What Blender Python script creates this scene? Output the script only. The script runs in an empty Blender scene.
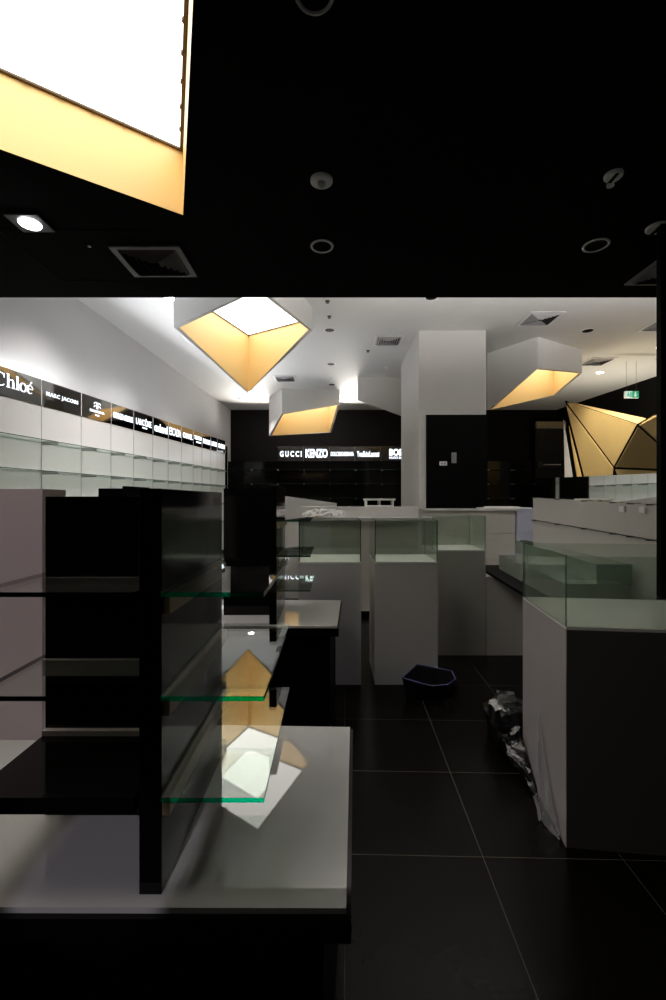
import bpy, bmesh, math, random
from mathutils import Vector, Matrix
random.seed(7)
F = 444.0
EYE = 1.55
COL = bpy.context.scene.collection
PI = math.pi

def P(px, py, d):
    return Vector(((px - 333) / F * d, d, EYE + (500 - py) / F * d))
def floor_d(py): return EYE * F / (py - 500)

# ------------------------------------------------------------------ materials
def new_mat(name):
    m = bpy.data.materials.new(name); m.use_nodes = True
    nt = m.node_tree; nt.nodes.clear()
    out = nt.nodes.new('ShaderNodeOutputMaterial')
    return m, nt, out
def pmat(name, col, rough=0.5, metal=0.0, ior=1.5, emis=None, es=0.0, noise=0.0, nscale=8.0, bump=0.0, bscale=60.0, coat=0.0):
    m, nt, out = new_mat(name)
    b = nt.nodes.new('ShaderNodeBsdfPrincipled')
    b.inputs['Base Color'].default_value = (*col, 1)
    b.inputs['Roughness'].default_value = rough
    b.inputs['Metallic'].default_value = metal
    b.inputs['IOR'].default_value = ior
    b.inputs['Coat Weight'].default_value = coat
    if emis:
        b.inputs['Emission Color'].default_value = (*emis, 1)
        b.inputs['Emission Strength'].default_value = es
    tc = nt.nodes.new('ShaderNodeTexCoord')
    if noise > 0:
        n = nt.nodes.new('ShaderNodeTexNoise'); n.inputs['Scale'].default_value = nscale; n.inputs['Detail'].default_value = 4
        nt.links.new(tc.outputs['Object'], n.inputs['Vector'])
        mr = nt.nodes.new('ShaderNodeMapRange')
        mr.inputs['To Min'].default_value = 1 - noise; mr.inputs['To Max'].default_value = 1 + noise
        nt.links.new(n.outputs['Fac'], mr.inputs['Value'])
        mx = nt.nodes.new('ShaderNodeVectorMath'); mx.operation = 'SCALE'
        mx.inputs[0].default_value = col
        nt.links.new(mr.outputs['Result'], mx.inputs['Scale'])
        nt.links.new(mx.outputs['Vector'], b.inputs['Base Color'])
    if bump > 0:
        n = nt.nodes.new('ShaderNodeTexNoise'); n.inputs['Scale'].default_value = bscale; n.inputs['Detail'].default_value = 3
        nt.links.new(tc.outputs['Object'], n.inputs['Vector'])
        bp = nt.nodes.new('ShaderNodeBump'); bp.inputs['Strength'].default_value = bump; bp.inputs['Distance'].default_value = 0.01
        nt.links.new(n.outputs['Fac'], bp.inputs['Height']); nt.links.new(bp.outputs['Normal'], b.inputs['Normal'])
    nt.links.new(b.outputs[0], out.inputs[0])
    return m
def emat(name, col, s):
    m, nt, out = new_mat(name)
    e = nt.nodes.new('ShaderNodeEmission'); e.inputs[0].default_value = (*col, 1); e.inputs[1].default_value = s
    nt.links.new(e.outputs[0], out.inputs[0]); return m
def glass_mat(name, tint, r0=0.05, gloss=(1, 1, 1), diffuse=0.0, rough=0.0, dcol=(1, 1, 1)):
    # clear sheet glass: tinted see-through body with an angle dependent (Schlick) mirror coat
    m, nt, out = new_mat(name)
    tr = nt.nodes.new('ShaderNodeBsdfTransparent'); tr.inputs[0].default_value = (*tint, 1)
    gl = nt.nodes.new('ShaderNodeBsdfGlossy'); gl.inputs[0].default_value = (*gloss, 1); gl.inputs['Roughness'].default_value = rough
    lw = nt.nodes.new('ShaderNodeLayerWeight'); lw.inputs['Blend'].default_value = 0.5
    pw = nt.nodes.new('ShaderNodeMath'); pw.operation = 'POWER'; pw.inputs[1].default_value = 5
    nt.links.new(lw.outputs['Facing'], pw.inputs[0])
    mr = nt.nodes.new('ShaderNodeMapRange'); mr.inputs['To Min'].default_value = r0; mr.inputs['To Max'].default_value = 1
    nt.links.new(pw.outputs[0], mr.inputs['Value'])
    base = tr
    if diffuse > 0:
        df = nt.nodes.new('ShaderNodeBsdfDiffuse'); df.inputs[0].default_value = (*dcol, 1)
        mm = nt.nodes.new('ShaderNodeMixShader'); mm.inputs[0].default_value = diffuse
        nt.links.new(tr.outputs[0], mm.inputs[1]); nt.links.new(df.outputs[0], mm.inputs[2]); base = mm
    mx = nt.nodes.new('ShaderNodeMixShader')
    nt.links.new(mr.outputs[0], mx.inputs[0]); nt.links.new(base.outputs[0], mx.inputs[1]); nt.links.new(gl.outputs[0], mx.inputs[2])
    nt.links.new(mx.outputs[0], out.inputs[0]); return m

M = {}
M['white_paint'] = pmat('white_paint', (0.80, 0.79, 0.77), 0.7, noise=0.02, nscale=3)
M['wall_paint'] = pmat('wall_paint', (0.78, 0.77, 0.76), 0.8, noise=0.02, nscale=2)
M['column_paint'] = pmat('column_paint', (0.54, 0.53, 0.51), 0.7, bump=0.04, bscale=220)
M['black_ceiling'] = pmat('black_ceiling', (0.0012, 0.001, 0.0008), 0.8, ior=1.15)
M['black_wall'] = pmat('black_wall', (0.0035, 0.003, 0.0025), 0.6, ior=1.2, noise=0.15, nscale=2)
M['black_gloss'] = pmat('black_gloss', (0.0035, 0.003, 0.003), 0.08, ior=1.3)
M['black_satin'] = pmat('black_satin', (0.0016, 0.0016, 0.0016), 0.5, ior=1.12)
M['white_gloss'] = pmat('white_gloss', (0.48, 0.47, 0.45), 0.02, ior=1.75)
M['white_lam'] = pmat('white_lam', (0.66, 0.65, 0.63), 0.25, noise=0.02)
M['grey_lam'] = pmat('grey_lam', (0.50, 0.50, 0.47), 0.3, noise=0.03, nscale=5)
M['rail_reflect'] = pmat('rail_reflect', (0.48, 0.40, 0.40), 0.35)  # pale tone stands for the end panel's reflection in the rail
M['top_white'] = pmat('top_white', (0.84, 0.84, 0.81), 0.3)
M['panel_grey'] = pmat('panel_grey', (0.62, 0.59, 0.56), 0.3, noise=0.03)
M['front_dark'] = pmat('front_dark', (0.10, 0.092, 0.085), 0.3, noise=0.05)
M['pink_lam'] = pmat('pink_lam', (0.50, 0.42, 0.43), 0.3, noise=0.03)
M['lilac_lam'] = pmat('lilac_lam', (0.52, 0.49, 0.485), 0.22, noise=0.02)
M['cool_light_lam'] = pmat('cool_light_lam', (0.56, 0.58, 0.70), 0.25)  # cool light falling on the cabinet is tinted into its white
M['beige_lam'] = pmat('beige_lam', (0.55, 0.53, 0.47), 0.35, noise=0.02)
M['shelf_panel'] = pmat('shelf_panel', (0.74, 0.73, 0.71), 0.12, noise=0.015, nscale=2)
M['dark_panel'] = pmat('dark_panel', (0.022, 0.020, 0.018), 0.15, ior=1.45)
M['sign_black'] = pmat('sign_black', (0.30, 0.29, 0.28), 0.05, metal=1.0)
M['mirror'] = pmat('mirror', (0.83, 0.84, 0.82), 0.02, metal=1.0)
M['steel'] = pmat('steel', (0.42, 0.42, 0.42), 0.3, metal=1.0)
M['grey_plastic'] = pmat('grey_plastic', (0.42, 0.41, 0.41), 0.4)
M['white_plastic'] = pmat('white_plastic', (0.90, 0.89, 0.88), 0.4)
M['dark_metal'] = pmat('dark_metal', (0.10, 0.10, 0.10), 0.4, metal=0.6)
M['brass'] = pmat('brass', (0.32, 0.25, 0.15), 0.3, metal=0.25)
M['gold'] = pmat('gold', (0.85, 0.60, 0.26), 0.42, noise=0.02, nscale=2)
M['gold_metal'] = pmat('gold_metal', (0.66, 0.48, 0.20), 0.75, metal=0.0, ior=1.3, noise=0.06, nscale=3)
M['bronze_dark'] = pmat('bronze_dark', (0.10, 0.06, 0.02), 0.45)
M['diffuser'] = emat('diffuser', (1.0, 0.97, 0.90), 3.6)
M['letters'] = emat('letters', (0.86, 0.93, 1.0), 2.2)
M['lamp_on'] = emat('lamp_on', (1.0, 0.93, 0.98), 30)
M['glass'] = glass_mat('glass', (0.93, 0.97, 0.94), 0.085)
M['glass_edge'] = glass_mat('glass_edge', (0.0, 0.95, 0.50), 0.05, gloss=(0.3, 1, 0.6), diffuse=0.12, dcol=(0.0, 0.7, 0.35))
M['dark_edge'] = pmat('dark_edge', (0.003, 0.006, 0.005), 0.2)
M['pane'] = glass_mat('pane', (0.90, 0.94, 0.905), 0.05)
M['pane_edge'] = glass_mat('pane_edge', (0.10, 0.22, 0.15), 0.05, diffuse=0.3, dcol=(0.05, 0.12, 0.08))
M['riser'] = glass_mat('riser', (0.62, 0.70, 0.64), 0.06, diffuse=0.45, dcol=(0.62, 0.68, 0.62))
M['film'] = glass_mat('film', (0.88, 0.88, 0.88), 0.22, diffuse=0.30, rough=0.10, dcol=(0.85, 0.85, 0.85))
M['film_white'] = glass_mat('film_white', (0.85, 0.85, 0.85), 0.12, diffuse=0.55, rough=0.15, dcol=(0.85, 0.83, 0.80))
M['navy_plastic'] = pmat('navy_plastic', (0.004, 0.004, 0.008), 0.35)
M['blue_rim'] = pmat('blue_rim', (0.10, 0.10, 0.30), 0.25)
M['green_sign'] = pmat('green_sign', (0.02, 0.30, 0.14), 0.4, emis=(0.02, 0.42, 0.2), es=0.5)
M['sign_white'] = emat('sign_white', (0.75, 1.0, 0.88), 0.8)
M['black_film'] = pmat('black_film', (0.006, 0.006, 0.006), 0.18, bump=0.6, bscale=25)

def floor_material():
    m, nt, out = new_mat('floor_tiles')
    b = nt.nodes.new('ShaderNodeBsdfPrincipled'); b.inputs['Roughness'].default_value = 0.25; b.inputs['IOR'].default_value = 1.17
    tc = nt.nodes.new('ShaderNodeTexCoord')
    mp = nt.nodes.new('ShaderNodeMapping'); mp.vector_type = 'POINT'
    ang = math.atan(0.010)
    mp.inputs['Rotation'].default_value = (0, 0, math.atan(0.027))
    nt.links.new(tc.outputs['Object'], mp.inputs['Vector'])
    sep = nt.nodes.new('ShaderNodeSeparateXYZ'); nt.links.new(mp.outputs[0], sep.inputs[0])
    # phase: a grout crossing sits at world (0.651, 1.928)
    a = math.atan(0.027); ca, sa = math.cos(a), math.sin(a)
    rx, ry = ca*0.651 - sa*1.928, sa*0.651 + ca*1.928
    masks = []
    for k, (o, ph) in enumerate((('X', rx), ('Y', ry))):
        s = nt.nodes.new('ShaderNodeMath'); s.operation = 'SUBTRACT'; s.inputs[1].default_value = ph - 30.0 - 0.0012
        nt.links.new(sep.outputs[o], s.inputs[0])
        d = nt.nodes.new('ShaderNodeMath'); d.operation = 'MODULO'; d.inputs[1].default_value = 0.6
        nt.links.new(s.outputs[0], d.inputs[0])
        l = nt.nodes.new('ShaderNodeMath'); l.operation = 'LESS_THAN'; l.inputs[1].default_value = 0.0026
        nt.links.new(d.outputs[0], l.inputs[0]); masks.append(l)
    mx = nt.nodes.new('ShaderNodeMath'); mx.operation = 'MAXIMUM'
    nt.links.new(masks[0].outputs[0], mx.inputs[0]); nt.links.new(masks[1].outputs[0], mx.inputs[1])
    n = nt.nodes.new('ShaderNodeTexNoise'); n.inputs['Scale'].default_value = 6; n.inputs['Detail'].default_value = 5
    nt.links.new(tc.outputs['Object'], n.inputs['Vector'])
    cr = nt.nodes.new('ShaderNodeMix'); cr.data_type = 'RGBA'
    cr.inputs['A'].default_value = (0.0025, 0.002, 0.0016, 1); cr.inputs['B'].default_value = (0.006, 0.005, 0.0036, 1)
    nt.links.new(n.outputs['Fac'], cr.inputs['Factor'])
    c2 = nt.nodes.new('ShaderNodeMix'); c2.data_type = 'RGBA'; c2.inputs['B'].default_value = (0.12, 0.11, 0.09, 1)
    nt.links.new(mx.outputs[0], c2.inputs['Factor']); nt.links.new(cr.outputs['Result'], c2.inputs['A'])
    nt.links.new(c2.outputs['Result'], b.inputs['Base Color'])
    nt.links.new(b.outputs[0], out.inputs[0]); return m
M['floor'] = floor_material()

# ------------------------------------------------------------------ mesh building
class MB:
    def __init__(s): s.v = []; s.f = []; s.mi = []; s.smooth = []
    def add(s, vs, fs, mi=0, smooth=False):
        o = len(s.v); s.v += [Vector(v) for v in vs]
        for f in fs:
            s.f.append([o + i for i in f]); s.mi.append(mi); s.smooth.append(smooth)
        return s
    def hexa(s, b, t, mi=0, side=None, top=None):
        fs = [(3, 2, 1, 0), (4, 5, 6, 7)] + [(i, (i+1) % 4, 4 + (i+1) % 4, 4 + i) for i in range(4)]
        o = len(s.f); s.add(list(b) + list(t), fs, mi)
        if side is not None:
            if isinstance(side, (tuple, list)):
                for k in range(4): s.mi[o + 2 + k] = side[k]
            else:
                for k in range(o + 2, o + 6): s.mi[k] = side
        return s
    def box(s, x0, x1, y0, y1, z0, z1, mi=0, side=None, fr=None):
        b = [Vector(p) for p in ((x0, y0, z0), (x1, y0, z0), (x1, y1, z0), (x0, y1, z0))]
        t = [Vector((p.x, p.y, z1)) for p in b]
        if fr: b = [fr @ p for p in b]; t = [fr @ p for p in t]
        return s.hexa(b, t, mi, side)
    def prism(s, poly, z0, z1, mi=0):
        n = len(poly)
        vs = [(p[0], p[1], z0) for p in poly] + [(p[0], p[1], z1) for p in poly]
        fs = [tuple(reversed(range(n))), tuple(range(n, 2*n))] + [(i, (i+1) % n, n + (i+1) % n, n + i) for i in range(n)]
        return s.add(vs, fs, mi)
    def lathe(s, c, prof, n=24, mi=0, up=1, cap0=True, cap1=True, smooth=True, fr=None):
        vs = []; fs = []
        for r, z in prof:
            for k in range(n):
                a = 2*PI*k/n; vs.append(Vector((r*math.cos(a), r*math.sin(a), z*up)))
        if fr: vs = [fr @ v for v in vs]
        vs = [v + Vector(c) for v in vs]
        m = len(prof)
        for j in range(m - 1):
            for k in range(n):
                fs.append((j*n+k, j*n+(k+1) % n, (j+1)*n+(k+1) % n, (j+1)*n+k))
        s.add(vs, fs, mi, smooth)
        o = len(s.v) - len(vs)
        if cap0: s.f.append([o + k for k in reversed(range(n))]); s.mi.append(mi); s.smooth.append(False)
        if cap1: s.f.append([o + (m-1)*n + k for k in range(n)]); s.mi.append(mi); s.smooth.append(False)
        return s
    def tube(s, pts, r, n=8, mi=0, closed=False):
        pts = [Vector(p) for p in pts]; m = len(pts); vs = []
        for i in range(m):
            a = pts[(i-1) % m] if (closed or i > 0) else pts[i]
            b = pts[(i+1) % m] if (closed or i < m-1) else pts[i]
            t = (b - a).normalized(); u = t.cross(Vector((0.13, 0.21, 1))).normalized(); w = t.cross(u)
            for k in range(n):
                an = 2*PI*k/n; vs.append(pts[i] + r*(math.cos(an)*u + math.sin(an)*w))
        fs = []
        for i in range(m if closed else m-1):
            j = (i+1) % m
            for k in range(n): fs.append((i*n+k, i*n+(k+1) % n, j*n+(k+1) % n, j*n+k))
        if not closed: fs += [tuple(reversed(range(n))), tuple((m-1)*n + k for k in range(n))]
        return s.add(vs, fs, mi, True)
    def build(s, name, mats, parent=None, origin=None, bevel=0.0, **props):
        if not isinstance(mats, (list, tuple)): mats = [mats]
        if parent is not None: inv = parent_mat(parent).inverted()
        else:
            if origin is None:
                xs = [v.x for v in s.v]; ys = [v.y for v in s.v]; zs = [v.z for v in s.v]
                origin = ((min(xs)+max(xs))/2, (min(ys)+max(ys))/2, min(zs))
            inv = Matrix.Translation(-Vector(origin))
        me = bpy.data.meshes.new(name)
        me.from_pydata([inv @ v for v in s.v], [], s.f)
        for mt in mats: me.materials.append(mt)
        for p, i, sm in zip(me.polygons, s.mi, s.smooth): p.material_index = i; p.use_smooth = sm
        bm = bmesh.new(); bm.from_mesh(me); bmesh.ops.recalc_face_normals(bm, faces=bm.faces); bm.to_mesh(me); bm.free()
        o = bpy.data.objects.new(name, me); COL.objects.link(o)
        if parent is not None: o.parent = parent
        else: o.location = origin
        if bevel > 0:
            b = o.modifiers.new('edge', 'BEVEL'); b.width = bevel; b.segments = 2; b.limit_method = 'ANGLE'; b.angle_limit = 0.9
        for k, val in props.items(): o[k] = val
        return o
def parent_mat(o):
    m = Matrix.LocRotScale(o.location, o.rotation_euler, o.scale)
    return parent_mat(o.parent) @ m if o.parent else m
def thing(name, label, cat, loc=(0, 0, 0), rz=0.0, group=None):
    o = bpy.data.objects.new(name, None); COL.objects.link(o); o.empty_display_size = 0.1
    o.location = loc; o.rotation_euler = (0, 0, rz); o['label'] = label; o['category'] = cat
    if group: o['group'] = group
    return o
def tag(o, label, cat, group=None):
    o['label'] = label; o['category'] = cat
    if group: o['group'] = group
    return o
def structure(o): o['kind'] = 'structure'; return o
def copy_tree(o, parent=None):
    c = o.copy(); COL.objects.link(c)
    if parent is not None: c.parent = parent
    for ch in [x for x in bpy.data.objects if x.parent == o]: copy_tree(ch, c)
    return c
def frame(loc, right, up=Vector((0, 0, 1))):
    r = Vector(right).normalized(); n = r.cross(up).normalized()
    return Matrix(((r.x, up.x, n.x, loc[0]), (r.y, up.y, n.y, loc[1]), (r.z, up.z, n.z, loc[2]), (0, 0, 0, 1)))

def text_mesh(txt, width, height, bold=0.0, spacing=1.0, depth=0.004):
    cu = bpy.data.curves.new('t', 'FONT'); cu.body = txt; cu.align_x = 'CENTER'; cu.align_y = 'CENTER'
    cu.space_character = spacing; cu.offset = bold; cu.extrude = 0.02; cu.resolution_u = 3
    ob = bpy.data.objects.new('t', cu); COL.objects.link(ob)
    dg = bpy.context.evaluated_depsgraph_get(); dg.update()
    me = bpy.data.meshes.new_from_object(ob.evaluated_get(dg))
    bpy.data.objects.remove(ob); bpy.data.curves.remove(cu)
    vs = [v.co.copy() for v in me.vertices]; fs = [list(p.vertices) for p in me.polygons]
    bpy.data.meshes.remove(me)
    x0, x1 = min(v.x for v in vs), max(v.x for v in vs); y0, y1 = min(v.y for v in vs), max(v.y for v in vs)
    z0, z1 = min(v.z for v in vs), max(v.z for v in vs)
    out = [Vector(((v.x - (x0+x1)/2) * width / (x1-x0), (v.y - (y0+y1)/2) * height / (y1-y0), (v.z - z0) / max(1e-6, z1-z0) * depth)) for v in vs]
    return out, fs
def add_text(mb, fr, cx, cy, txt, w, h, bold=0.0, spacing=1.0):
    vs, fs = text_mesh(txt, w, h, bold, spacing)
    mb.add([fr @ (v + Vector((cx, cy, 0.001))) for v in vs], fs)
def ribbon(mb, fr, pts, widths, depth=0.004):
    # a flat brush stroke of changing width in the panel plane
    n = len(pts); L = []; R = []
    for i in range(n):
        a = Vector(pts[max(0, i-1)]); b = Vector(pts[min(n-1, i+1)]); t = (b - a); t = t / max(1e-9, t.length)
        nn = Vector((-t.y, t.x)); w = widths[i] / 2; p = Vector(pts[i])
        L.append(p + nn*w); R.append(p - nn*w)
    for i in range(n-1):
        q = [L[i], R[i], R[i+1], L[i+1]]
        vs = [fr @ Vector((p.x, p.y, 0.001)) for p in q] + [fr @ Vector((p.x, p.y, 0.001 + depth)) for p in q]
        mb.hexa(vs[:4], vs[4:])
def arc(cx, cy, rx, ry, a0, a1, n=22):
    return [(cx + rx*math.cos(math.radians(a0 + (a1-a0)*i/n)), cy + ry*math.sin(math.radians(a0 + (a1-a0)*i/n))) for i in range(n+1)]

# ------------------------------------------------------------------ room shell
CZ, BZ = 5.0, 3.34          # white and black ceiling heights
BE = (BZ-EYE)*F/204            # far edge of the black ceiling
DB = 17.0
def wl(d): return -4.77 + 0.05*d     # left wall plane
structure(MB().add([(-8, -3, 0), (12, -3, 0), (12, 19, 0), (-8, 19, 0)], [(0, 1, 2, 3)]).build('floor', M['floor'], origin=(0, 0, 0)))
structure(MB().prism([(wl(4.3)-.15, BE+.03), (11, BE+.03), (11, DB+.2), (wl(DB+.2)-.15, DB+.2)], CZ, CZ+.08).build('ceiling', M['white_paint']))
structure(MB().prism([(wl(4.3)-.12, BE+.1), (wl(4.3), BE+.1), (wl(DB+.1), DB+.1), (wl(DB+.1)-.12, DB+.1)], 0, CZ).build('wall_left', M['wall_paint']))
structure(MB().prism([(wl(DB)-.1, DB), (11, DB), (11, DB+.12), (wl(DB)-.1, DB+.12)], 0, CZ).build('wall_back', M['black_wall']))
structure(MB().prism([(9.25, 10.0), (9.45, 10.0), (8.75, DB), (8.55, DB)], 0, CZ).build('wall_right', M['black_wall']))
C1 = Vector((-0.939, 2.798)); A1 = C1 - 1.95*Vector((0.8225, 0.5688)); B1 = C1 - 1.95*Vector((-0.345, 0.9385)); D1 = A1 + B1 - C1
o = MB(); R4 = [Vector(p) for p in ((-7, BE), (7, BE), (7, -3), (-7, -3))]; H4 = [A1, C1, B1, D1]
for i in range(4):
    j = (i+1) % 4
    q = [R4[i], R4[j], H4[j], H4[i]]
    o.hexa([Vector((p.x, p.y, BZ)) for p in q], [Vector((p.x, p.y, BZ+.05)) for p in q])
structure(o.build('ceiling', M['black_ceiling'], origin=(0, 0, BZ)))
structure(MB().box(-7, 9, BE, BE+.03, BZ, CZ+.08).build('trim_1', [M['black_ceiling']]))
structure(MB().box(2.105, 6.5, 2.85, 2.89, 0, BZ).build('wall_front', M['black_satin']))
structure(MB().box(-7, 7, -3.1, -3, 0, BZ).build('wall_front', M['black_satin']))

# column with black cladding
cx0, cx1, cy0, cy1 = 1.75, 3.115, 9.04, 11.4
col = structure(MB().box(cx0, cx1, cy0, cy1, 0, CZ).build('column', M['column_paint']))
cp = MB().box(1.893, cx1+.02, cy0-.035, cy0, 0, 3.28).build('cladding_panel', M['black_satin'], col)
t = thing('light_switch', 'small white double switch plate on the black column panel', 'switch', P(443.5, 463.5, 9.0))
MB().box(2.16, 2.31, 8.99, 9.006, 2.25, 2.33).build('switch_plate', M['white_plastic'], t)
for k in range(2): MB().box(2.175+.062*k, 2.228+.062*k, 8.982, 8.99, 2.265, 2.315).build('rocker', M['grey_plastic'], t)
t = thing('wall_plate', 'narrow grey upright plate on the black column panel above the switch', 'plate', P(454.5, 459, 9.0))
MB().box(2.405, 2.50, 8.990, 9.006, 2.30, 2.51).build('face_plate', M['grey_plastic'], t)
MB().box(2.425, 2.48, 8.987, 8.992, 2.33, 2.48).build('inset', M['steel'], t)

# ------------------------------------------------------------------ ceiling light boxes
def inset(poly, t):
    n = len(poly); c = sum((Vector(p) for p in poly), Vector((0, 0))) / n; lines = []
    for i in range(n):
        a, b = Vector(poly[i]), Vector(poly[(i+1) % n]); d = (b-a).normalized(); nn = Vector((-d.y, d.x))
        if (c - a).dot(nn) < 0: nn = -nn
        lines.append((a + nn*t, d))
    out = []
    for i in range(n):
        p, d = lines[i-1]; q, e = lines[i]
        det = d.x*(-e.y) + e.x*d.y; r = q - p
        s_ = (r.x*(-e.y) + e.x*r.y) / det
        out.append(p + d*s_)
    return out
def light_box(outer, zr, ztop, zdif, t, label, power=None, outer_mat='white_paint', group='faceted ceiling light boxes'):
    c = sum((Vector(p) for p in outer), Vector((0, 0)))/4
    th = thing('ceiling_light_box', label, 'ceiling light', (c.x, c.y, ztop), 0, group)
    inn = inset(outer, t); m = MB(); n = 4
    vs = [(p[0], p[1], zr[i]) for i, p in enumerate(outer)] + [(p[0], p[1], ztop) for p in outer]
    vi = [(p[0], p[1], zr[i]) for i, p in enumerate(inn)]
    m.add(vs + vi, [(i, (i+1) % 4, 4+(i+1) % 4, 4+i) for i in range(4)] + [(4, 5, 6, 7)] + [(i, (i+1) % 4, 8+(i+1) % 4, 8+i) for i in range(4)])
    m.build('housing', M[outer_mat], th)
    in2 = inset(outer, t+.002)
    for i in range(4):
        j = (i+1) % 4
        a, b = in2[i], in2[j]
        if zdif <= max(zr[i], zr[j]) - .5: continue
        q = [Vector((a.x, a.y, zr[i])), Vector((b.x, b.y, zr[j])), Vector((b.x, b.y, zdif)), Vector((a.x, a.y, zdif))]
        MB().add(q, [(0, 1, 2, 3)]).build('gold_lining', M['gold'], th)
    dp = inset(outer, t+.02)
    MB().prism(dp, zdif, zdif+.015).build('diffuser', M['diffuser'], th)
    e1 = inset(outer, t+.004); e2 = inset(outer, t+.022); fr = MB()
    for i in range(4):
        j = (i+1) % 4
        fr.prism([e1[i], e1[j], e2[j], e2[i]], zdif-.012, zdif-.001)
        L = (e1[j]-e1[i]).length; k = max(2, int(L/.16))
        for s_ in range(1, k):
            p = e2[i].lerp(e2[j], s_/k); fr.lathe((p.x, p.y, zdif-.022), [(.008, 0), (.008, .018)], 8)
    fr.build('edge_strip', M['bronze_dark'], th)
    return th
light_box([C1, B1, D1, A1], [BZ]*4, 3.80, 3.743, 0.004, 'large gold lined light box sunk into the black ceiling', outer_mat='black_satin')
light_box([(-1.69, 8.80), (-0.37, 7.97), (-0.995, 6.0), (-2.43, 6.77)], [3.66, 4.6, 4.42, 4.19], CZ, 4.78, 0.06, 'white tapered light box with diamond opening hanging above the near shelves')
light_box([(4.33, 9.38), (5.72, 10.2), (5.62, 11.3), (3.63, 10.45)], [4.33, 4.47, 4.2, 3.67], CZ, 4.85, 0.05, 'white tapered light box hanging to the right of the white column')
light_box([(-1.58, 13.7), (0.21, 14.0), (-0.07, 15.2), (-2.14, 14.87)], [4.21, 4.55, 3.86, 3.70], CZ, 4.8, 0.06, 'white tapered light box hanging before the black back wall')
light_box([(0.69, 12.43), (2.4, 12.6), (2.6, 14.2), (0.9, 14.0)], [4.35, 3.79, 4.25, 4.78], CZ, 4.88, 0.06, 'plain white light box partly hidden behind the white column')

# ------------------------------------------------------------------ ceiling fittings
def on_ceiling(px, py, z): 
    d = (z-EYE)*F/(500-py); return Vector(((px-333)/F*d, d, z))
def downlight(px, py, z, r, label, lit=False, ring='white_plastic', lens='black_satin', group='recessed ceiling downlights'):
    p = on_ceiling(px, py, z); th = thing('downlight', label, 'downlight', p, 0, group)
    MB().lathe(p, [(r*.80, .0), (r*.80, -.006), (r*.97, -.008), (r, -.004), (r, 0)], 28, cap0=False, cap1=False).build('trim_ring', M[ring], th)
    MB().lathe(p, [(r*.80, -.004), (r*.55, -.002), (r*.01, -.001)], 28, cap0=False, cap1=True).build('lens', M['lamp_on' if lit else lens], th)
    return p
def sprinkler(px, py, z, label, s=1.0, group='small ceiling sprinkler heads', mat='dark_metal'):
    p = on_ceiling(px, py, z); th = thing('sprinkler', label, 'sprinkler', p, 0, group)
    MB().lathe(p, [(.04*s, 0), (.04*s, -.008), (.014*s, -.014), (.012*s, -.03*s)], 14, cap0=False).build('body', M[mat], th)
    MB().lathe(p + Vector((0, 0, -.03*s)), [(.028*s, 0), (.03*s, -.006)], 12).build('deflector', M[mat], th)
def vent(px, py, z, s, label, rz=0.0, fm='grey_plastic', group='square ceiling air vents', sy=None):
    p = on_ceiling(px, py, z); th = thing('ceiling_vent', label, 'air vent', p, rz, group); R = parent_mat(th)
    sy = sy or s
    def ring(a, b, za, zb, mb, m=0):
        A = [Vector((x*a*s/2, y*a*sy/2, za)) for x, y in ((-1, -1), (1, -1), (1, 1), (-1, 1))]
        B = [Vector((x*b*s/2, y*b*sy/2, zb)) for x, y in ((-1, -1), (1, -1), (1, 1), (-1, 1))]
        for i in range(4):
            j = (i+1) % 4
            q = [A[i], A[j], B[j], B[i]]
            mb.hexa([R @ v for v in q], [R @ (v + Vector((0, 0, .006))) for v in q], m)
    f = MB(); ring(1.0, 0.84, -.012, -.012, f); ring(1.0, 0.995, -.012, 0, f); f.build('frame', M[fm], th)
    l = MB()
    for k in range(5): ring(.83-.15*k, .74-.15*k, -.004, -.03, l)
    l.build('louvres', M['dark_metal' if fm != 'white_plastic' else 'grey_plastic'], th)
    b = MB(); b.box(-.42*s, .42*s, -.42*sy, .42*sy, -.004, -.001, fr=R); b.build('duct', M['black_satin'], th)
# white ceiling
for a in ((329.7, 330, .12, 'dark downlight in white ceiling right of the diamond light box'),
          (331, 364, .12, 'dark downlight in white ceiling midway to the back wall'),
          (331.7, 384.5, .12, 'dark downlight in white ceiling nearest the back wall'),
          (431.4, 297.3, .12, 'dark downlight in white ceiling at the black ceiling edge'),
          (587.7, 330.7, .13, 'dark downlight in white ceiling above the right hand light box')):
    downlight(a[0], a[1], CZ, a[2], a[3])
for a in ((251, 392, 'lit downlight just behind the tip of the diamond light box'), (341, 400.5, 'lit downlight between the two light boxes at the back'),
          (600, 372.5, 'lit downlight beside the right hand light box'), (661, 346.5, 'lit downlight at the right end of the white ceiling'), (170, 298.5, 'lit downlight beside the left wall at the black ceiling edge')):
    downlight(a[0], a[1], CZ, .11, a[2], lit=True)
for a in ((329.3, 316.3, 'sprinkler head between downlights right of the diamond light box'), (368, 350.6, 'sprinkler head left of the square vent before the column'),
          (239, 398, 'sprinkler head near the black back wall'), (657.8, 359, 'sprinkler head at far right of the white ceiling'), (327.4, 301, 'sprinkler head at the edge of the black ceiling')):
    sprinkler(a[0], a[1], CZ, a[2])
sprinkler(386.8, 367, CZ, 'white smoke detector left of the column', 1.5, mat='white_plastic', group=None)
sprinkler(331.5, 378, CZ, 'white smoke detector before the far downlights', 1.4, mat='white_plastic', group=None)
vent(388, 340.5, CZ, .62, 'square vent in white ceiling left of the column', fm='white_plastic')
vent(540, 319, CZ, .66, 'square vent in white ceiling right of the column', fm='white_plastic')
vent(285, 378.5, CZ, .62, 'square vent in white ceiling behind the diamond light box', fm='white_plastic')
vent(597, 361.5, CZ, .66, 'square vent in white ceiling beyond the right light box', fm='white_plastic')
vent(664, 325, CZ, .66, 'square vent in white ceiling at the right frame edge', fm='white_plastic')
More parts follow.
